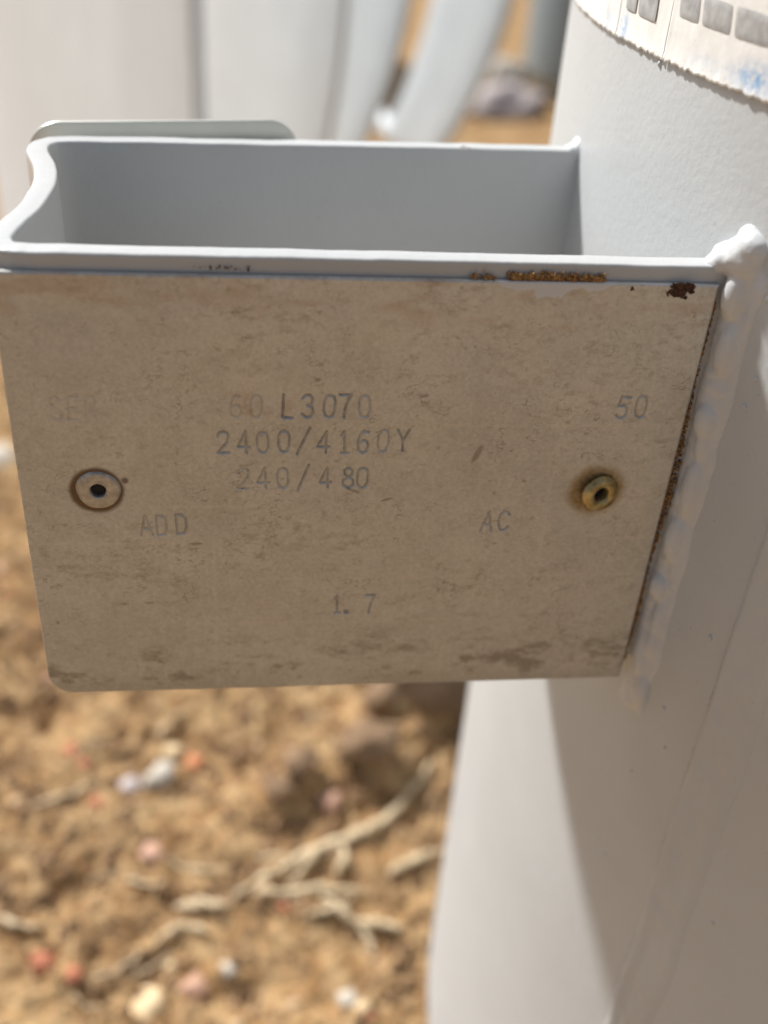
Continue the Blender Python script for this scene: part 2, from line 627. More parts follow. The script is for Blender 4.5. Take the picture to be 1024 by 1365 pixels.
blobs += [(77.6, 150.6, -56.5, 5.0, 4.6, 4.0), (77.2, 149.4, -54.6, 3.6, 3.6, 3.2), (76.6, 150.4, -53.4, 2.4, 2.6, 2.4), (76.0, 152.5, -57.2, 4.2, 4.2, 2.6), (74.0, 153.0, -58.6, 3.2, 2.6, 1.7), (79.6, 146.6, -60, 3.0, 3.0, 5)]
blob_mesh('weld_bead', blobs, M_WELD, bracket, 0.42, 5)
blobs = []
z = -58.0
while z > -123:
    r = 2.6 + 0.8 * (fbm(z / 5.0, 2.7, 77, 2) - 0.5)
    blobs.append((69.2, 217.6, z, r, r, r * 0.9))
    z -= 1.8
blobs += [(68.4, 215.4, -57.6, 2.4, 2.6, 1.8), (66.6, 214.6, -58.6, 2.6, 2.2, 1.2), (69.5, 215.4, -55.9, 1.2, 1.2, 1.4)]
blob_mesh('weld_bead', blobs, M_WELD, bracket, 0.5, 3)


# ---- nameplate: stamped sheet, letters pressed into a fine grid
FONT = {
    '0': [[(.5, 1), (.2, .93), (.05, .72), (.05, .28), (.2, .07), (.5, 0), (.8, .07), (.95, .28), (.95, .72), (.8, .93), (.5, 1)]],
    '1': [[(.2, .8), (.5, 1), (.5, 0)], [(.15, 0), (.85, 0)]],
    '2': [[(.05, .75), (.2, .95), (.5, 1), (.8, .95), (.95, .75), (.85, .52), (.05, 0), (.98, 0)]],
    '3': [[(.05, .85), (.3, 1), (.65, 1), (.9, .82), (.8, .6), (.45, .53), (.85, .44), (.95, .22), (.7, .02), (.3, 0), (.03, .14)]],
    '4': [[(.98, .28), (.03, .28), (.72, 1), (.72, 0)]],
    '5': [[(.92, 1), (.15, 1), (.08, .55), (.5, .63), (.88, .5), (.93, .22), (.7, .02), (.3, 0), (.03, .12)]],
    '6': [[(.85, .95), (.5, 1), (.18, .8), (.06, .4), (.12, .12), (.45, 0), (.82, .08), (.94, .3), (.82, .52), (.48, .58), (.12, .42)]],
    '7': [[(.03, 1), (.97, 1), (.55, .5), (.38, 0)]],
    '8': [[(.5, .54), (.18, .65), (.14, .87), (.5, 1), (.86, .87), (.82, .65), (.5, .54), (.08, .38), (.06, .13), (.5, 0), (.94, .13), (.92, .38), (.5, .54)]],
    '/': [[(.0, -.1), (1.0, 1.12)]],
    'A': [[(0, 0), (.5, 1), (1, 0)], [(.2, .36), (.8, .36)]],
    'C': [[(.95, .8), (.7, .98), (.4, 1), (.1, .8), (.05, .3), (.3, .02), (.7, .02), (.95, .2)]],
    'D': [[(.1, 0), (.1, 1), (.55, 1), (.9, .78), (.95, .35), (.7, .05), (.1, 0)]],
    'E': [[(.9, 1), (.1, 1), (.1, 0), (.9, 0)], [(.1, .52), (.75, .52)]],
    'L': [[(.12, 1), (.12, 0), (.95, 0)]],
    'R': [[(.1, 0), (.1, 1), (.7, 1), (.92, .78), (.7, .52), (.1, .52)], [(.5, .52), (.95, 0)]],
    'S': [[(.92, .82), (.6, 1), (.2, .92), (.08, .7), (.5, .52), (.9, .32), (.8, .06), (.4, 0), (.05, .15)]],
    'Y': [[(0, 1), (.5, .5), (1, 1)], [(.5, .5), (.5, 0)]],
    '.': [[(.35, .0), (.6, .0), (.6, .14), (.35, .14), (.35, 0)]],
}
# character, centre x, centre z, depth, darkness of the dirt left in the stamp
TEXT = [('6', -1.76, -82.57, .4, .45), ('0', 1.43, -82.55, .4, .45), ('L', 6.41, -82.53, 1.2, 1.0), ('3', 9.64, -82.51, 1, .8), ('0', 13.11, -82.5, .9, .7), ('7', 15.64, -82.49, 1, .95), ('0', 18.79, -82.47, .7, .4),
        ('2', -3.88, -89.19, .9, .65), ('4', -0.64, -89.19, .9, .65), ('0', 2.5, -89.19, .8, .5), ('0', 5.9, -89.05, .9, .7), ('/', 9.06, -89.05, 1.1, .9), ('4', 12.37, -89.19, 1, .8), ('1', 15.82, -89.19, .9, .6), ('6', 18.91, -89.19, .9, .65), ('0', 22.25, -88.9, .7, .45), ('Y', 25.49, -88.9, 1, .8),
        ('2', -0.7, -96.11, .6, .4), ('4', 2.51, -96.13, .8, .6), ('0', 5.81, -96.14, .7, .5), ('/', 9.22, -96.16, 1, .8), ('4', 12.86, -96.18, .9, .7), ('8', 16.76, -96.2, 1, .75), ('0', 19.17, -96.21, .9, .65),
        ('A', -17.09, -105.48, .7, .55), ('D', -14.49, -105.52, .7, .4), ('D', -11.23, -105.25, .8, .5), ('A', 41.77, -105.39, .8, .4), ('C', 44.67, -105.27, .9, .5),
        ('1', 15.96, -123.42, .9, .85), ('.', 17.66, -125.6, 1.2, 1.3), ('7', 22.02, -123.57, .9, .7), ('5', 61.98, -82.55, 1.1, .30), ('0', 65.05, -82.39, 1.1, .30),
        ('S', -29.45, -82.96, .3, .3), ('E', -26.85, -82.95, .3, .32), ('R', -24.23, -82.94, .3, .28)]
XL, XR, ZTOP, ZBOT = -36.8, 73.2, -60.9, -143.8
step = 0.15
nx = int((XR - XL) / step) + 1
nz = int((ZTOP - ZBOT) / step) + 1
zz = np.linspace(ZTOP, ZBOT, nz)
xl = np.full(nz, XL); xr = np.full(nz, XR)
rc = 5.0
low = zz < ZBOT + rc
xl[low] = XL + rc - np.sqrt(np.maximum(rc ** 2 - (ZBOT + rc - zz[low]) ** 2, 0))
rc2 = 0.6
low2 = zz < ZBOT + rc2
xr[low2] = XR - rc2 + np.sqrt(np.maximum(rc2 ** 2 - (ZBOT + rc2 - zz[low2]) ** 2, 0))
u = np.linspace(0, 1, nx)
PX = xl[:, None] + u[None, :] * (xr - xl)[:, None]
PZ = np.repeat(zz[:, None], nx, 1)
dist = np.full(PX.shape, 9.0); gd = np.zeros(PX.shape); gk = np.zeros(PX.shape)
CHH, CHW = 4.05, 1.95
for ch, cx, cz, dep, dark in TEXT:
    hh = CHH * (0.97 + 0.06 * random.random()); ww = CHW * (0.8 if ch in '1' else 1)
    tilt = random.uniform(-.05, .05)
    if ch == '.': hh = CHH
    oz = cz - hh / 2 if ch != '.' else cz
    for line in FONT[ch]:
        P = []
        for (a, b) in line:
            lx = (a - .5) * ww; lz = b * hh
            P.append((cx + lx + tilt * (lz - hh / 2), oz + lz - tilt * lx))
        for (x0, z0), (x1, z1) in zip(P, P[1:]):
            i0 = max(int((min(x0, x1) - 1.2 - XL) / step), 0); i1 = int((max(x0, x1) + 1.2 - XL) / step) + 1
            j0 = max(int((ZTOP - max(z0, z1) - 1.2) / step), 0); j1 = int((ZTOP - min(z0, z1) + 1.2) / step) + 1
            sx = PX[j0:j1, i0:i1]; sz = PZ[j0:j1, i0:i1]
            dx, dz = x1 - x0, z1 - z0
            t = np.clip(((sx - x0) * dx + (sz - z0) * dz) / (dx * dx + dz * dz + 1e-9), 0, 1)
            d = np.hypot(sx - x0 - t * dx, sz - z0 - t * dz)
            g = (1 - sstep(0.06, 0.30, d))
            lip = np.exp(-((d - 0.48) / 0.14) ** 2)
            wear = 0.45 + 0.9 * vnoise(sx * 1.3, sz * 1.3, 91)
            gd[j0:j1, i0:i1] = np.maximum(gd[j0:j1, i0:i1], (0.27 * g - 0.06 * lip * (g < .05)) * dep)
            gk[j0:j1, i0:i1] = np.maximum(gk[j0:j1, i0:i1], np.clip(g * dark * wear, 0, 1) * 0.5)
RIV = [(-24.4, -98.4), (60.6, -99.3)]
wave = (fbm(PX / 28, PZ / 28, 101, 3) - 0.5) * 0.5 + (fbm(PX / 5, PZ / 5, 103, 2) - 0.5) * 0.05
for rx, rz in RIV:
    rr = np.hypot(PX - rx, PZ - rz)
    wave += 0.28 * np.exp(-(rr / 6.0) ** 2)
edge = np.minimum(np.minimum(PX - xl[:, None], xr[:, None] - PX), np.minimum(ZTOP - PZ, PZ - ZBOT))
roundoff = 0.22 * (1 - sstep(0, 0.35, edge)) ** 2
PY = 150.0 + np.clip(wave, -.3, .4) * sstep(0, 6, edge) + gd + roundoff
# wear masks
stain = np.zeros(PX.shape)
r0 = np.hypot((PX - RIV[0][0] + .25), (PZ - RIV[0][1] + .1))
ang0 = np.arctan2(PZ - RIV[0][1], PX - RIV[0][0])
stain = np.maximum(stain, 0.97 * (1 - sstep(3.95, 4.6 + 0.5 * fbm(ang0 * 3, r0, 111, 2), r0)))
r1 = np.hypot((PX - RIV[1][0] + .45), (PZ - RIV[1][1] - .2))
ang1 = np.arctan2(PZ - RIV[1][1], PX - RIV[1][0])
ochre = np.maximum(0 * PX, 0.9 * (1 - sstep(3.7, 5.4 + 1.3 * fbm(ang1 * 2 + 5, r1, 113, 2), r1)) * (0.65 + 0.5 * fbm(PX * 2, PZ * 2, 115, 2)))
stain = np.maximum(stain, 0.8 * (1 - sstep(0.35, 0.8, np.hypot((PX + 20.0), PZ + 96.6))))
dirtm = sstep(0.50, 0.72, fbm(PX / 6, PZ / 3.2, 121, 6, .7)) * sstep(-128, -137, PZ) * (1 - 0.5 * sstep(-140, -143, PZ)) * 0.6
dirtm = np.maximum(dirtm, 0.35 * sstep(-138.5, -142.5, PZ) * fbm(PX / 14, PZ / 3, 123, 3))
def lozenge(cx, cz, a, b, ang=0):
    ca, sa = math.cos(ang), math.sin(ang)
    x_ = (PX - cx) * ca + (PZ - cz) * sa; z_ = -(PX - cx) * sa + (PZ - cz) * ca
    return 1 - sstep(0.6, 1.1, np.hypot(x_ / a, z_ / b))
for args in ((-8.9, -109.4, 1.3, .35, 0.0), (17.5, -98.7, 1.6, .35, -.4), (23.5, -100.6, 1.4, .3, .3), (28.2, -80.6, 1.0, .35, .2), (11, -77.8, .6, .4, 0), (-33.7, -126.5, .35, .5, 0), (-22, -122.6, .9, .2, 0), (-17.5, -122.4, 1.1, .2, 0), (38.2, -91.5, 2.2, .6, 1.2), (47, -97, .5, .3, 0)):
    dirtm = np.maximum(dirtm, 0.55 * lozenge(*args))
# scrape of paint lapped over the top edge
lap = ZTOP - (1.15 + 1.1 * (fbm(PX / 2.2, 0.3, 131, 4, .6) - .35) * 2) * sstep(37, 39.5, PX) * (1 - sstep(53, 58.5, PX)) - 1.3 * sstep(43.5, 44.2, PX) * (1 - sstep(48.3, 49.8, PX)) - 0.45 * sstep(58, 62, PX)
paint = (PZ > lap + 0.25) * ((PX > 36) * 1.0)
redwash = 0.5 * sstep(.45, .7, fbm(PX / 2, PZ / 2, 141, 3)) * np.exp(-(((PX - 1) / 6) ** 2 + ((PZ + 82.5) / 2.2) ** 2))
redwash = np.maximum(redwash, 0.3 * sstep(.5, .75, fbm(PX / 7, PZ / 2.5, 143, 4)) * sstep(-72, -64, PZ))
grid = np.zeros(PX.shape)
for z_ in (-86.0, -92.6, -101.8, -109.2, -117.5, -127.5):
    grid = np.maximum(grid, np.exp(-((PZ - z_) / .28) ** 2) * sstep(.42, .66, fbm(PX / 12, PZ / 3 + z_, 151, 2)))
for x_ in (29.5, 41, 52, 36.2, -6.0, -15.5):
    grid = np.maximum(grid, np.exp(-((PX - x_) / .25) ** 2) * sstep(.46, .66, fbm(PX / 3 + x_, PZ / 10, 153, 2)) * sstep(-78, -84, PZ))
grid *= 0.2
nv = nx * nz
verts = np.stack([PX, PY, PZ], -1).reshape(-1, 3)
# rim going back to the bracket
idx = np.arange(nv).reshape(nz, nx)
loop = np.concatenate([idx[0, :], idx[1:, -1], idx[-1, -2::-1], idx[-2:0:-1, 0]])
rimv = verts[loop].copy(); rimv[:, 1] = 150.92
allv = np.concatenate([verts, rimv]) * MM
allv[:, 2] -= GZ * MM
allv -= np.array(base_of(TR))
a = idx[:-1, :-1].ravel(); b = idx[:-1, 1:].ravel(); c = idx[1:, 1:].ravel(); d = idx[1:, :-1].ravel()
quads = np.stack([a, d, c, b], -1)
fcx = verts[quads].mean(1)
keep = np.ones(len(quads), bool)
for rx, rz in RIV:
    keep &= np.hypot(fcx[:, 0] - rx, fcx[:, 2] - rz) > 1.75
quads = quads[keep]
n = len(loop); k = np.arange(n)
rimq = np.stack([loop, loop[(k + 1) % n], nv + (k + 1) % n, nv + k], -1)
allq = np.concatenate([quads, rimq])
me = bpy.data.meshes.new('nameplate')
me.vertices.add(len(allv)); me.vertices.foreach_set('co', allv.ravel())
me.loops.add(allq.size); me.loops.foreach_set('vertex_index', allq.ravel().astype(np.int32))
me.polygons.add(len(allq))
me.polygons.foreach_set('loop_start', np.arange(0, allq.size, 4, dtype=np.int32))
me.polygons.foreach_set('loop_total', np.full(len(allq), 4, np.int32))
me.update(calc_edges=True)
me.polygons.foreach_set('use_smooth', np.concatenate([np.ones(len(quads), bool), np.zeros(n, bool)]))
for nm, arr in (('groove', gk), ('stain', stain), ('dirt', dirtm), ('paint', paint), ('ochre', ochre), ('redwash', redwash), ('grid', grid)):
    at = me.attributes.new(nm, 'FLOAT', 'POINT')
    at.data.foreach_set('value', np.concatenate([arr.ravel().astype(np.float32), np.zeros(n, np.float32)]))
me.materials.append(M_PLATE)
plate = bpy.data.objects.new('nameplate', me)
link(plate, TR)
tag(plate, 'weathered aluminium nameplate stamped with ratings and held by two rivets')


# ---- rivets
def rivet(cx, cz, prof, mat, tilt=(0, 0), label=None, dy=0.0):
    """prof: (radius, height towards the camera) pairs; axis along -y"""
    seg = 48
    b = base_of(TR)
    v = []
    rx = Matrix.Rotation(tilt[0], 3, 'X') @ Matrix.Rotation(tilt[1], 3, 'Z')
    for r, h in prof:
        for i in range(seg):
            an = 2 * math.pi * i / seg
            wob = 1 + 0.018 * math.sin(3 * an + cx) + 0.012 * math.sin(5 * an)
            p = rx @ Vector((r * wob * math.cos(an), -h, r * wob * math.sin(an)))
            v.append((cx + p.x, 150.35 + dy + p.y, cz + p.z))
    f = grid_faces(seg, len(prof), True)
    o = mesh_obj('rivet', v, f, mat, plate)
    fix_normals(o)
    if label: o['label'] = label
    # sunken pin in the hollow of the rivet
    pv = []
    for r, h in ((1.45, 0.05), (0.9, 0.12), (0.0, 0.2)):
        for i in range(24):
            an = 2 * math.pi * i / 24
            p = rx @ Vector((r * math.cos(an), -h + 0.25, r * math.sin(an)))
            pv.append((cx + p.x, 150.35 + dy + p.y, cz + p.z))
    pin = mesh_obj('rivet_pin', pv, grid_faces(24, 3, True), M_MANDREL, plate)
    fix_normals(pin)
    return o


rivet(*RIV[0], [(3.62, -0.15), (3.66, 0.15), (3.55, 0.36), (3.2, 0.52), (2.5, 0.60), (1.9, 0.56), (1.55, 0.62), (1.4, 0.6), (1.27, 0.45), (1.22, 0.0), (1.2, -0.35)], M_RIVET, (0.0, 0.0), 'dull grey hollow rivet with a dark rust ring')
rivet(*RIV[1], [(2.0, -0.5), (2.9, 0.1), (3.3, 0.45), (3.45, 0.8), (3.36, 1.15), (3.05, 1.5), (2.55, 1.75), (2.05, 1.82), (1.6, 1.72), (1.32, 1.45), (1.2, 1.0), (1.16, 0.0), (1.15, -0.3)], M_BRASS, (-0.06, 0.2), 'yellowed hollow rivet sitting tilted in a brown stain', -0.12)


# ---- crusts of rust and soil
def crumbs(name, pts, mat, parent, flat=1.0):
    bm = bmesh.new(); b0 = base_of(TR)
    for (x, y, z, r) in pts:
        m = Matrix.Translation(W(x, y, z) - b0) @ Matrix.Rotation(random.uniform(0, 6), 4, Vector((random.random(), random.random(), random.random() + .1)).normalized()) @ Matrix.Diagonal((r * MM * random.uniform(.7, 1.4), r * MM * random.uniform(.7, 1.2), r * MM * random.uniform(.7, 1.2), 1))
        bmesh.ops.create_icosphere(bm, subdivisions=1, radius=1, matrix=m)
    me = bpy.data.meshes.new(name); bm.to_mesh(me); bm.free()
    for v in me.vertices:
        v.co += Vector(mnoise.noise_vector(v.co * 2500)) * 0.00018
    me.materials.append(mat)
    o = bpy.data.objects.new(name, me); link(o, parent)
    tag(o, kind='stuff')
    return o


P = []
for k in range(1300):
    z_ = random.uniform(-140, -64)
    dens_ = 0.25 + 1.0 * math.exp(-((z_ + 98) / 15) ** 2) + 0.5 * math.exp(-((z_ + 126) / 9) ** 2) + 0.5 * math.exp(-((z_ + 65) / 3) ** 2)
    if random.random() > dens_ * (0.4 + 1.2 * float(fbm(z_ / 3, 5.5, 161, 2))): continue
    wdt = 0.5 + 1.0 * math.exp(-((z_ + 98) / 14) ** 2) + 0.5 * math.exp(-((z_ + 128) / 8) ** 2)
    P.append((73.1 + random.uniform(0.1, wdt), 150.75 + random.uniform(-.25, .3), z_, random.uniform(.12, .30)))
for k in range(500):
    P.append((73.35, 150.6 + random.uniform(0, .5), random.uniform(-140, -62), random.uniform(.1, .2)))
tag(crumbs('rust_crust', P, M_RUST, plate), 'brown rust crust along the edge beside the weld')
P = []
for k in range(1300):
    x_ = random.uniform(33.5, 54.6)
    dn = (0.25 + 0.75 * (x_ > 39.5)) * (0.3 + 1.2 * float(fbm(x_ / 1.6, 3.3, 171, 2)))
    if 37.6 < x_ < 39.8: dn *= 0.15
    if random.random() > dn: continue
    P.append((x_, 150.55 + random.uniform(-.3, .3), -60.55 + abs(random.gauss(0, .35)) * (1 if random.random() < .8 else -.5), random.uniform(.1, .28)))
tag(crumbs('soil_crust', P, M_RUST, plate), 'crumbly brown crust on the top edge of the nameplate')
P = []
while len(P) < 420:
    x_ = random.uniform(64.4, 69.6); z_ = random.uniform(-64.2, -60.7)
    q = math.hypot((x_ - 67.0) / 2.5, (z_ + 61.6) / 1.9) + 0.9 * (fbm(x_ / 1.1, z_ / 1.1, 177, 3) - 0.5) * 2
    if q < 0.75: P.append((x_, 149.97 - random.uniform(0, .15), z_, random.uniform(.1, .24)))
P += [(59.2 + random.uniform(-.3, .3), 150.0, -61.5 + random.uniform(-.4, .3), .18) for _ in range(8)]
tag(crumbs('rust_flake', P, M_RUSTDARK, plate), 'dark rust flake near the upper corner of the nameplate')
P = []
for k in range(26):
    x_ = random.gauss(-3, 1.6)
    P.append((x_, 150.75, -59.9 + random.gauss(0, .15), random.uniform(.08, .18)))
crumbs('rust_crust', P, M_RUSTDARK, plate)

P = [(43.5 + random.gauss(0, .8), 212.6 + random.uniform(-.6, .4), -58.3 + random.uniform(-.3, .1), random.uniform(.1, .2)) for _ in range(26)]
crumbs('rust_crust', P, M_RUST, plate)
P = []
for (x_, y_, z_) in cr:
    if fbm(z_ / 11.0, 3.1, 301, 3) > 0.5:
        for q in range(2):
            P.append((x_ + random.uniform(-.1, .1), y_ + random.uniform(-.1, .1), z_ + random.uniform(-.6, .6), random.uniform(.05, .11)))
crumbs('seam_dirt', P, M_CLOD, TR)


# ---- little runs and nubs of paint on the tank wall
bm = bmesh.new(); b0 = base_of(TR)
for k in range(34):
    zz_ = random.uniform(-210, -20); ph_ = random.uniform(-174, -147) if random.random() < .5 else random.gauss(-160, 1.2)
    rr = random.choice((.18, .22, .3, .4, .5)) * MM
    q = tank_pt(ph_, zz_, RT - 0.05)
    bmesh.ops.create_icosphere(bm, subdivisions=2, radius=1, matrix=Matrix.Translation(W(*q) - b0) @ Matrix.Diagonal((rr, rr, rr * random.uniform(.9, 1.5), 1)))
nm = bpy.data.meshes.new('paint_nubs'); bm.to_mesh(nm); bm.free()
nm.materials.append(M_TANK); nm.polygons.foreach_set('use_smooth', [True] * len(nm.polygons))
tag(link(bpy.data.objects.new('paint_nubs', nm), TR), kind='stuff')

# ---- second plate behind the bracket (only its upper edge stands above the bracket)
tv = []
XA, XB, ZA, ZB, RA = -41.3, 10.6, -55.4, -118.0, 6.2
outl = []
for (cx, cz, a0) in ((XB - RA, ZA - RA, 0), (XA + RA, ZA - RA, 90), (XA + RA, ZB + RA, 180), (XB - RA, ZB + RA, 270)):
    for k in range(13):
        an = math.radians(a0 + 90 * k / 12)
        outl.append((cx + RA * math.cos(an), cz + RA * math.sin(an)))
nO = len(outl)
slope = (213.0 - 209.3) / 61.0
for yo in (0, 0.9):
    for x_, z_ in outl:
        zz_ = z_ + (x_ - XB) * 0.028 * (1 if z_ > -100 else 0)
        tv.append((x_, 213.4 + slope * (x_ + 31) + 0.35 + yo + 0.55 * (z_ + 80) / 25.0 * (z_ > -80), zz_))
tf = [tuple(range(nO))[::-1], tuple(range(nO, 2 * nO))] + [(i, (i + 1) % nO, nO + (i + 1) % nO, nO + i) for i in range(nO)]
tagp = mesh_obj('tag_plate', tv, tf, M_TAG, TR, smooth=False)
fix_normals(tagp)
bevel(tagp, 0.25, 2, 40)
tag(tagp, 'thin rounded aluminium plate behind the bracket')

# ---- torn paper label round the tank
lab = []
label_root = None


def paper_piece(p0, p1, zlow_fn, ztop, parent, blue_fn, lift=0.0):
    n_u = max(8, int((p1 - p0) / 0.06)); n_v = 26
    v = []; bl = []
    for j in range(n_v):
        t = j / (n_v - 1)
        for i in range(n_u):
            ph = p0 + (p1 - p0) * i / (n_u - 1)
            zl = zlow_fn(ph)
            z_ = zl + (ztop - zl) * t ** 1.5
            ed = math.exp(-((z_ - zl) / 0.9) ** 2)
            edx = math.exp(-(min(ph - p0, p1 - ph) / 0.25) ** 2)
            r_ = RT + 0.30 + lift + 0.35 * ed * float(vnoise(ph * 2.2, 1.1, 181)) + 0.2 * edx * float(vnoise(z_ / 3.0, ph, 183)) + 0.12 * float(fbm(ph * 1.3, z_ / 4, 185, 2))
            v.append(tank_pt(ph, z_, r_))
            bl.append(blue_fn(ph, z_))
    # thickness: turn the rim back to the wall
    f = grid_faces(n_u, n_v)
    ring = [i for i in range(n_u)] + [n_u * (j + 1) - 1 for j in range(1, n_v)] + [n_u * (n_v - 1) + i for i in range(n_u - 2, -1, -1)] + [n_u * j for j in range(n_v - 2, 0, -1)]
    base = len(v)
    for q in ring:
        x_, y_, z_ = v[q]
        rr = math.hypot(x_ - CX, y_ - CY)
        s_ = (rr - 0.22) / rr
        v.append((CX + (x_ - CX) * s_, CY + (y_ - CY) * s_, z_)); bl.append(0)
    m_ = len(ring)
    f += [(ring[i], base + i, base + (i + 1) % m_, ring[(i + 1) % m_]) for i in range(m_)]
    o = mesh_obj('paper_piece', v, f, M_PAPER, parent)
    at = o.data.attributes.new('blue', 'FLOAT', 'POINT')
    at.data.foreach_set('value', bl)
    return o


def zlow(ph):
    b_ = -34.6 + 0.02 * (ph + 180) * 3.2 * 0.35
    rag = 1.1 * (float(fbm(ph * 1.9, .7, 191, 4, .65)) - .5) + 0.5 * (float(vnoise(ph * 9, .2, 193)) - .5) * (float(vnoise(ph * 1.1, .5, 195)) > .4)
    return b_ + rag


def blue_fn(ph, z_):
    p = ph if ph < 0 else ph - 360
    g = lambda c, s, zc, sz: math.exp(-((p - c) / s) ** 2 - ((z_ - zc) / sz) ** 2)
    return min(1, 0.75 * g(-177.0, .55, -32.5, 2.2) + 0.4 * g(-179.4, .5, -33.0, 1.8) + 1.0 * g(-164.2, 1.2, -31.8, 1.8) + 0.25 * g(-167, 2.5, -32.2, 1.0))


PIECES = [(-202, -182.0), (-181.93, -179.9), (-179.82, -177.95), (-177.85, -171.75), (-171.62, -138)]
first = paper_piece(*PIECES[3], zlow, 30, TR, blue_fn)
first.name = 'paper_label'
tag(first, 'torn white paper label with faded grey printed boxes and blue smudges')
for q, (p0, p1) in enumerate(PIECES):
    if q == 3: continue
    paper_piece(p0, p1, zlow, 30, first, blue_fn, 0.03 * q)


def cell(p0, p1, z0, z1, skew):
    n_u = 14; n_v = 8; v = []
    # rounded rectangle patch a hair above the paper
    for j in range(n_v):
        for i in range(n_u):
            uu = i / (n_u - 1); vv = j / (n_v - 1)
            cu = (uu - .5) * 2; cv = (vv - .5) * 2
            sq = 1 - 0.05 * (abs(cu) * abs(cv)) ** 3
            ph = (p0 + p1) / 2 + (p1 - p0) / 2 * cu * sq + skew * cv
            z_ = (z0 + z1) / 2 + (z1 - z0) / 2 * cv * sq
            v.append(tank_pt(ph, z_, RT + 0.62 + 0.05 * float(vnoise(ph * 3, z_, 197)) - (0.1 if i in (0, n_u - 1) or j in (0, n_v - 1) else 0)))
    return mesh_obj('printed_box', v, grid_faces(n_u, n_v), M_PAPER_CELL, first)


for p0, p1 in ((-171.05, -169.25), (-168.95, -166.65), (-166.35, -163.9), (-163.6, -161.2), (-160.9, -158.5)):
    cell(p0, p1, -27.35, -23.3, -0.12)
for p0, p1 in ((-177.15, -175.75), (-175.45, -173.25)):
    cell(p0, p1, -29.6, -25.0, -0.05)

# ------------------------------------------------------------------ finned transformer in the background
FT = empty('finned_transformer', (5, 2230, GZ), 'white finned transformer standing on dirt behind the bracket', 'transformer')
bx = [(-180, 2060), (190, 2060), (190, 2400), (-180, 2400)]
bv = [(x, y, z) for z in (-440, -130) for x, y in bx]
bf = [(0, 1, 5, 4), (1, 2, 6, 5), (2, 3, 7, 6), (3, 0, 4, 7), (4, 5, 6, 7), (3, 2, 1, 0)]
o = mesh_obj('tank_body', bv, bf, M_WHITE, FT, smooth=False); bevel(o, 25, 4)
fv = [(x + (20 if x < 0 else -20), y, z) for z in (-455, -441) for x, y in bx]
mesh_obj('base_frame', fv, bf, M_BLUEGREY, FT, smooth=False)
DL = Vector((-0.37, 0.93, 0)).normalized()      # along a panel, away from its near edge
DN = Vector((DL.y, -DL.x, 0))
if DN.y > 0: DN = -DN


def cooling_panel(ex, ey, width, sweep, thick=20.0):
    v = []; zlist = list(np.linspace(-438, 320, 54)); ns = 28
    for z_ in zlist:
        dz = max(0.0, (-165 - z_) / 170.0)
        off = sweep * dz ** 1.7
        L0, L1 = off, width + off * 0.85
        endr = 1.0
        if z_ < -420: endr = 1 - 0.25 * ((-420 - z_) / 18) ** 2
        th_ = thick * endr
        sec = []
        hw = th_ / 2
        # outline: near edge round, far edge round, a shallow pressed rib on the faces
        for k in range(9):
            an = math.radians(90 + 180 * k / 8)
            sec.append((L0 + hw + hw * math.cos(an), hw * math.sin(an)))
        for t in (0.3, 0.5, 0.7):
            sec.append((L0 + (L1 - L0) * t, -hw * (0.86 if t == .5 else .93)))
        for k in range(9):
            an = math.radians(270 + 180 * k / 8)
            sec.append((L1 - hw + hw * math.cos(an), hw * math.sin(an)))
        for t in (0.7, 0.5, 0.3):
            sec.append((L0 + (L1 - L0) * t, hw * (0.86 if t == .5 else .93)))
        ns = len(sec)
        for s_, n_ in sec:
            p = Vector((ex, ey, 0)) + DL * s_ + DN * n_
            v.append((p.x, p.y, z_))
    f = grid_faces(ns, len(zlist), True)
    f.append(tuple(range(ns))); f.append(tuple(range((len(zlist) - 1) * ns, len(zlist) * ns)))
    o = mesh_obj('cooling_panel', v, f, M_WHITE, FT)
    fix_normals(o)
    return o


cooling_panel(-22, 570, 640, 4, 9.0)
cooling_panel(95, 1080, 420, 40, 8.0)
cooling_panel(185, 1290, 180, 60, 8.0)
cooling_panel(312, 1335, 172, 68, 12.0)


def tube(name, P, rads, mat, parent=None, seg=10, origin=None):
    v = []; P = [Vector(p) for p in P]
    for i, p in enumerate(P):
        t = (P[min(i + 1, len(P) - 1)] - P[max(i - 1, 0)]).normalized()
        a = t.orthogonal().normalized() if abs(t.z) > .9 else Vector((0, 0, 1)).cross(t).normalized()
        b_ = t.cross(a).normalized()
        r = rads[i] if isinstance(rads, (list, tuple)) else rads
        for k in range(seg):
            an = 2 * math.pi * k / seg
            q = p + a * (r * math.cos(an)) + b_ * (r * math.sin(an))
            v.append(tuple(q))
    f = grid_faces(seg, len(P), True)
    f.append(tuple(range(seg))); f.append(tuple(range((len(P) - 1) * seg, len(P) * seg)))
    o = mesh_obj(name, v, f, mat, parent, origin=origin)
    fix_normals(o)
    return o


for x0_, y0_, x1_, y1_ in ((-150, 2070, -235, 1140), (-60, 2070, -52, 1460), (60, 2070, 122, 1450), (160, 2070, 252, 1485)):
    tube('base_rail', [(x0_, y0_, -436), ((x0_ + x1_) / 2, (y0_ + y1_) / 2, -436), (x1_, y1_, -436)], 14, M_WHITE, FT, 16)

# blue-grey drum further back
BT = empty('round_transformer', (716, 2040, GZ), 'blue grey round transformer tank far behind beside pale rocks', 'transformer')
lathe('tank_wall', [(0, -432), (188, -432), (199, -424), (203, -410), (203, 300)], M_BLUEGREY, BT, 120, 716, 2040)
lathe('base_ring', [(185, -431), (185, -452), (180, -454)], M_BLUEGREY, BT, 90, 716, 2040)
lathe('lid', [(200, 301), (214, 302), (214, 318), (120, 334), (0, 340)], M_BLUEGREY, BT, 90, 716, 2040)


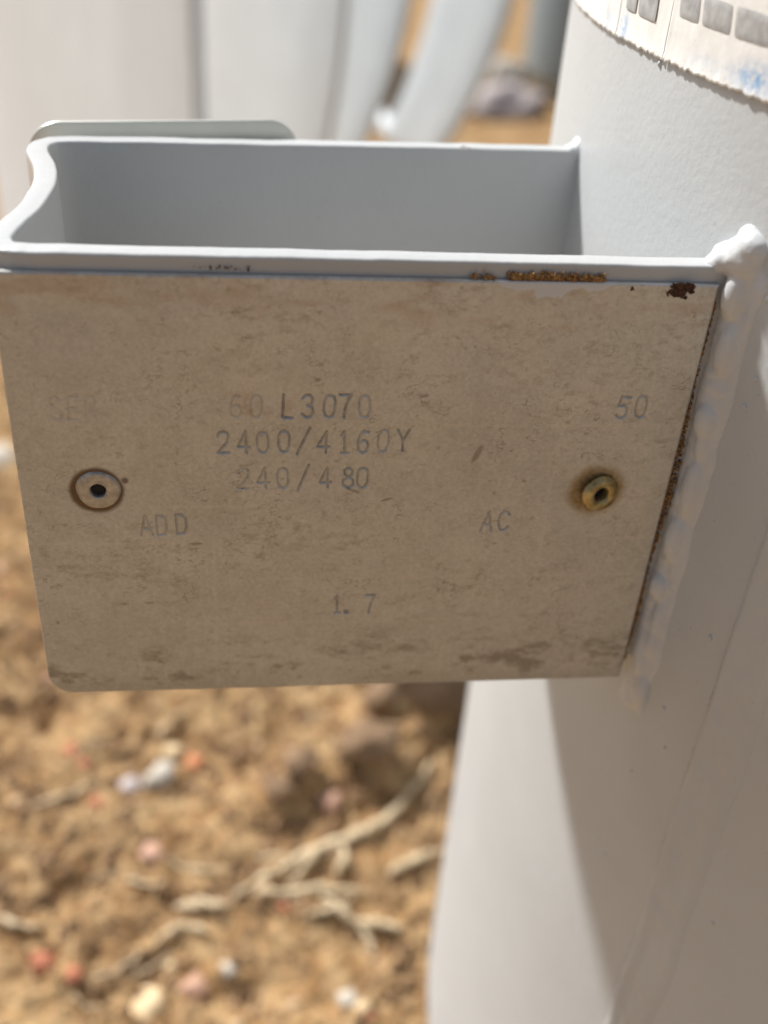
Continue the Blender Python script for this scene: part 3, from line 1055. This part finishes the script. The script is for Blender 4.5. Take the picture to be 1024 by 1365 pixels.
# ------------------------------------------------------------------ stones, clods, roots
def stone_mesh(name, seed, mat, sub=2, rough=.6, freq=1.7, flat=.65):
    bm = bmesh.new()
    bmesh.ops.create_icosphere(bm, subdivisions=sub, radius=1.0)
    for v in bm.verts:
        d = v.co.normalized()
        h = mnoise.noise(d * freq + Vector((seed * 3.1, seed * 1.7, 0))) * rough + mnoise.noise(d * freq * 3 + Vector((seed, 0, 9))) * rough * .35
        v.co = d * (1 + h)
        v.co.z *= flat
    me = bpy.data.meshes.new(name); bm.to_mesh(me); bm.free()
    me.materials.append(mat)
    me.polygons.foreach_set('use_smooth', [True] * len(me.polygons))
    return me


def place(name, me, x, y, r, rz, label, cat, group=None, sx=1.0, sink=0.3, dz=0):
    o = bpy.data.objects.new(name, me)
    link(o)
    o.location = W(x, y, gh(x, y) + r * (0.35 - sink) + dz)
    o.scale = (r * MM * sx, r * MM, r * MM)
    o.rotation_euler = (random.uniform(-.2, .2), random.uniform(-.2, .2), rz)
    tag(o, label, cat, group)
    return o


place('pebble', stone_mesh('pebble', 1, STONE['orange']), -31, 412, 5.6, .3, 'bright orange round pebble on the dirt', 'pebble')
place('pebble', stone_mesh('pebble', 2, STONE['white']), -48, 397, 7.0, .5, 'oval white pebble on the dirt beside an orange pebble', 'pebble', None, 1.5)
place('pebble', stone_mesh('pebble', 3, STONE['cream']), -43, 418, 6.0, .1, 'cream pebble touching the bright orange one', 'pebble')
place('pebble', stone_mesh('pebble', 4, STONE['grey']), -63, 394, 6.0, .8, 'mauve grey pebble beside the oval white one', 'pebble')
place('pebble', stone_mesh('pebble', 5, STONE['red']), -92, 290, 5.6, .2, 'larger red brown pebble on the dirt', 'pebble')
place('pebble', stone_mesh('pebble', 6, STONE['red']), -78, 283, 4.6, 1.2, 'smaller red brown pebble next to a larger one', 'pebble')
place('pebble', stone_mesh('pebble', 7, STONE['cream'], 2, .6), -45, 272, 8.6, .4, 'large angular cream stone on the dirt', 'pebble')
place('pebble', stone_mesh('pebble', 8, STONE['white']), -11, 284, 4.4, .4, 'small round white pebble near a pink one', 'pebble')
place('pebble', stone_mesh('pebble', 9, STONE['pink']), -25, 279, 6.0, .4, 'pink pebble near a small round white one', 'pebble')
place('pebble', stone_mesh('pebble', 10, STONE['white']), 42, 266, 4.8, .9, 'pale stone lying alone near the tank', 'pebble')
place('pebble', stone_mesh('pebble', 12, STONE['pink']), -48, 348, 6.5, .9, 'pale pink pebble half sunk in the dirt', 'pebble')
place('pebble', stone_mesh('pebble', 13, STONE['pink']), 41, 371, 6.5, .9, 'dusky pink stone under the dark soil clods', 'pebble')
place('white_stone', stone_mesh('white_stone', 14, STONE['white'], 2, .35), -196, 727, 17, .7, 'big white stone on the dirt past the bracket edge', 'stone', None, 1.4)
for i, (x, y, r, lb) in enumerate(((63, 394, 13, 'big dark rounded soil clod'), (26, 388, 8.5, 'dark crumbly soil clod beside the big one'), (14, 373, 7, 'small dark soil clod at the end of the row'), (110, 440, 17, 'large brown soil clod close to the tank'), (74, 432, 9, 'brown soil clod behind the big dark one'))):
    place('soil_clod', stone_mesh('soil_clod', 20 + i, M_CLOD, 3, .35, 1.8, .75), x, y, r, i, lb, 'clod', 'soil clods', 1.25, .35, 4)
place('pale_rock', stone_mesh('pale_rock', 31, STONE['grey'], 3, .35, 1.4, .6), 432, 1880, 62, .3, 'wide pale mauve rock on the dirt far behind', 'rock', None, 1.25, .3)
place('pale_rock', stone_mesh('pale_rock', 32, STONE['white'], 3, .3, 1.4, .8), 452, 1930, 36, .3, 'white rock resting behind the wide mauve rock', 'rock', None, 1.2, .0, 34)

protos = [(stone_mesh('pebble', 40 + i, STONE[k], 1, .35), k) for i, k in enumerate(('tan', 'tan', 'cream', 'pink', 'red', 'tan', 'tan', 'cream'))]
NAMES = {'tan': 'small tan pebble in the dirt', 'cream': 'small cream pebble in the dirt', 'pink': 'small pink pebble in the dirt', 'red': 'small red brown pebble in the dirt', 'white': 'small chalk white pebble in the dirt', 'grey': 'small mauve grey pebble in the dirt'}
cnt = 0
while cnt < 90:
    x = random.uniform(-230, 190); y = random.uniform(235, 900)
    if abs(x) > 0.3 * y + 40 or math.hypot(x - CX, y - CY) < 205: continue
    me_, k = random.choice(protos)
    place('pebble', me_, x, y, random.choice((2.2, 2.6, 3.0, 3.6, 4.4)), random.uniform(0, 6), NAMES[k], 'pebble', 'small %s pebbles' % k, random.uniform(1, 1.5))
    cnt += 1

# litter of fibre chips and grit: nobody could count it
bm = bmesh.new()
V = []; F = []
for k in range(13000):
    x = random.uniform(-300, 230); y = random.uniform(225, 1000)
    if abs(x) > 0.33 * y + 60: continue
    L = random.uniform(2, 9); wd = random.uniform(.5, 1.6); a = random.uniform(0, 6.3)
    if random.random() < .35: L, wd = random.uniform(1.2, 3), random.uniform(1, 2.4)
    z_ = gh(x, y) + random.uniform(.2, 1.4)
    ca, sa = math.cos(a), math.sin(a); tl = random.uniform(-.35, .35) * L
    hgt = wd * .6
    n0 = len(V)
    for (s_, t_, h_) in ((-L, -wd, 0), (L, -wd * .6, 0), (L, wd * .6, 0), (-L, wd, 0), (-L * .8, 0, hgt), (L * .8, 0, hgt)):
        V.append((x + (s_ * ca - t_ * sa) * .5, y + (s_ * sa + t_ * ca) * .5, z_ + h_ + tl * s_ / L * .5))
    F += [(n0, n0 + 1, n0 + 5, n0 + 4), (n0 + 2, n0 + 3, n0 + 4, n0 + 5), (n0 + 1, n0 + 2, n0 + 5), (n0 + 3, n0, n0 + 4), (n0 + 3, n0 + 2, n0 + 1, n0)]
bm.free()
lit = mesh_obj('dry_litter', V, F, M_CHIP, smooth=False)
tag(lit, 'short pale dry fibres and grit scattered over the dirt', 'litter', kind='stuff')


V = []; F = []
for k in range(7000):
    x = random.uniform(-260, 210); y = random.uniform(228, 700)
    if abs(x) > 0.33 * y + 50 or math.hypot(x - CX, y - CY) < 192: continue
    if fbm(x / 40, y / 40, 411, 3) < 0.42: continue
    r = random.choice((.9, 1.2, 1.5, 2.0, 2.8, 3.6)); z_ = gh(x, y) + r * .25
    n0 = len(V); a = random.uniform(0, 6.3)
    for (dx, dy, dz) in ((1, 0, 0), (0, 1, 0), (-1, 0, 0), (0, -1, 0), (0, 0, .8), (0, 0, -.8)):
        q = r * random.uniform(.7, 1.25)
        V.append((x + q * (dx * math.cos(a) - dy * math.sin(a)), y + q * (dx * math.sin(a) + dy * math.cos(a)), z_ + q * dz))
    F += [(n0, n0 + 1, n0 + 4), (n0 + 1, n0 + 2, n0 + 4), (n0 + 2, n0 + 3, n0 + 4), (n0 + 3, n0, n0 + 4), (n0 + 1, n0, n0 + 5), (n0 + 2, n0 + 1, n0 + 5), (n0 + 3, n0 + 2, n0 + 5), (n0, n0 + 3, n0 + 5)]
tag(mesh_obj('soil_crumbs', V, F, M_GRIT, smooth=False), 'loose brown soil crumbs scattered over the dirt', 'soil', kind='stuff')


def root(P, r, label):
    r *= 0.62
    P3 = []
    CP = catmull(P, 6)
    for i, p in enumerate(CP):
        P3.append((p.x + random.uniform(-.9, .9), p.y + random.uniform(-.9, .9), gh(p.x, p.y) + r * 1.1 + 1.0))
    n_ = len(P3)
    zz_ = [p[2] for p in P3]
    zz_ = [max(zz_[i], 0.25 * zz_[max(i - 2, 0)] + 0.5 * zz_[i] + 0.25 * zz_[min(i + 2, n_ - 1)]) for i in range(n_)]
    P3 = [(p[0], p[1], z) for p, z in zip(P3, zz_)]
    rad = [r * (0.45 + 0.75 * math.sin(math.pi * (0.12 + 0.8 * i / (n_ - 1)))) * random.uniform(.65, 1.35) for i in range(n_)]
    o = tube('dry_root', P3, rad, M_STRAW, None, 8, origin=P3[0])
    tag(o, label, 'root', 'dry roots on the dirt')
    return o


root([(-9, 318), (13, 331), (35, 341), (55, 350), (76, 364), (97, 393)], 3.2, 'long pale dry root slanting up towards the tank')
root([(18, 322), (35, 340), (52, 348), (70, 357)], 3.6, 'thick pale dry root along the long slanting one')
root([(2, 317), (23, 319.5), (54, 317)], 2.8, 'straight pale dry root crossing below the slanting roots')
root([(34, 314), (47, 303), (57, 301), (70, 296)], 3.0, 'forked pale dry root pointing down towards the tank')
root([(50, 302), (54, 294), (56, 288)], 2.2, 'short stub of pale root under the fork')
root([(66, 327), (80, 331), (97, 341)], 2.8, 'pale dry root touching the tank side')
root([(-45, 298), (-34, 307), (-20, 303)], 2.4, 'short curved pale root lying by itself')
root([(-116, 314), (-106, 310), (-95, 309)], 2.0, 'thin pale root at the far end from the tank')
root([(44, 344), (46, 335), (40, 326)], 2.6, 'short pale root branching off the thick one')
for k in range(16):
    x0_ = random.uniform(-110, 90); y0_ = random.uniform(270, 440); a_ = random.uniform(-.5, .9); L_ = random.uniform(12, 34)
    if math.hypot(x0_ + L_ - CX, y0_ - CY) < 205: continue
    root([(x0_, y0_), (x0_ + L_ * .5 * math.cos(a_), y0_ + L_ * .5 * math.sin(a_) + random.uniform(-3, 3)), (x0_ + L_ * math.cos(a_), y0_ + L_ * math.sin(a_))], random.uniform(.9, 1.7), 'thin short straw strand lying on the dirt')['group'] = 'thin straw strands'
root([(-36, 318), (-25, 317), (-10, 314)], 3.4, 'chunky bleached root end beside the straight root')
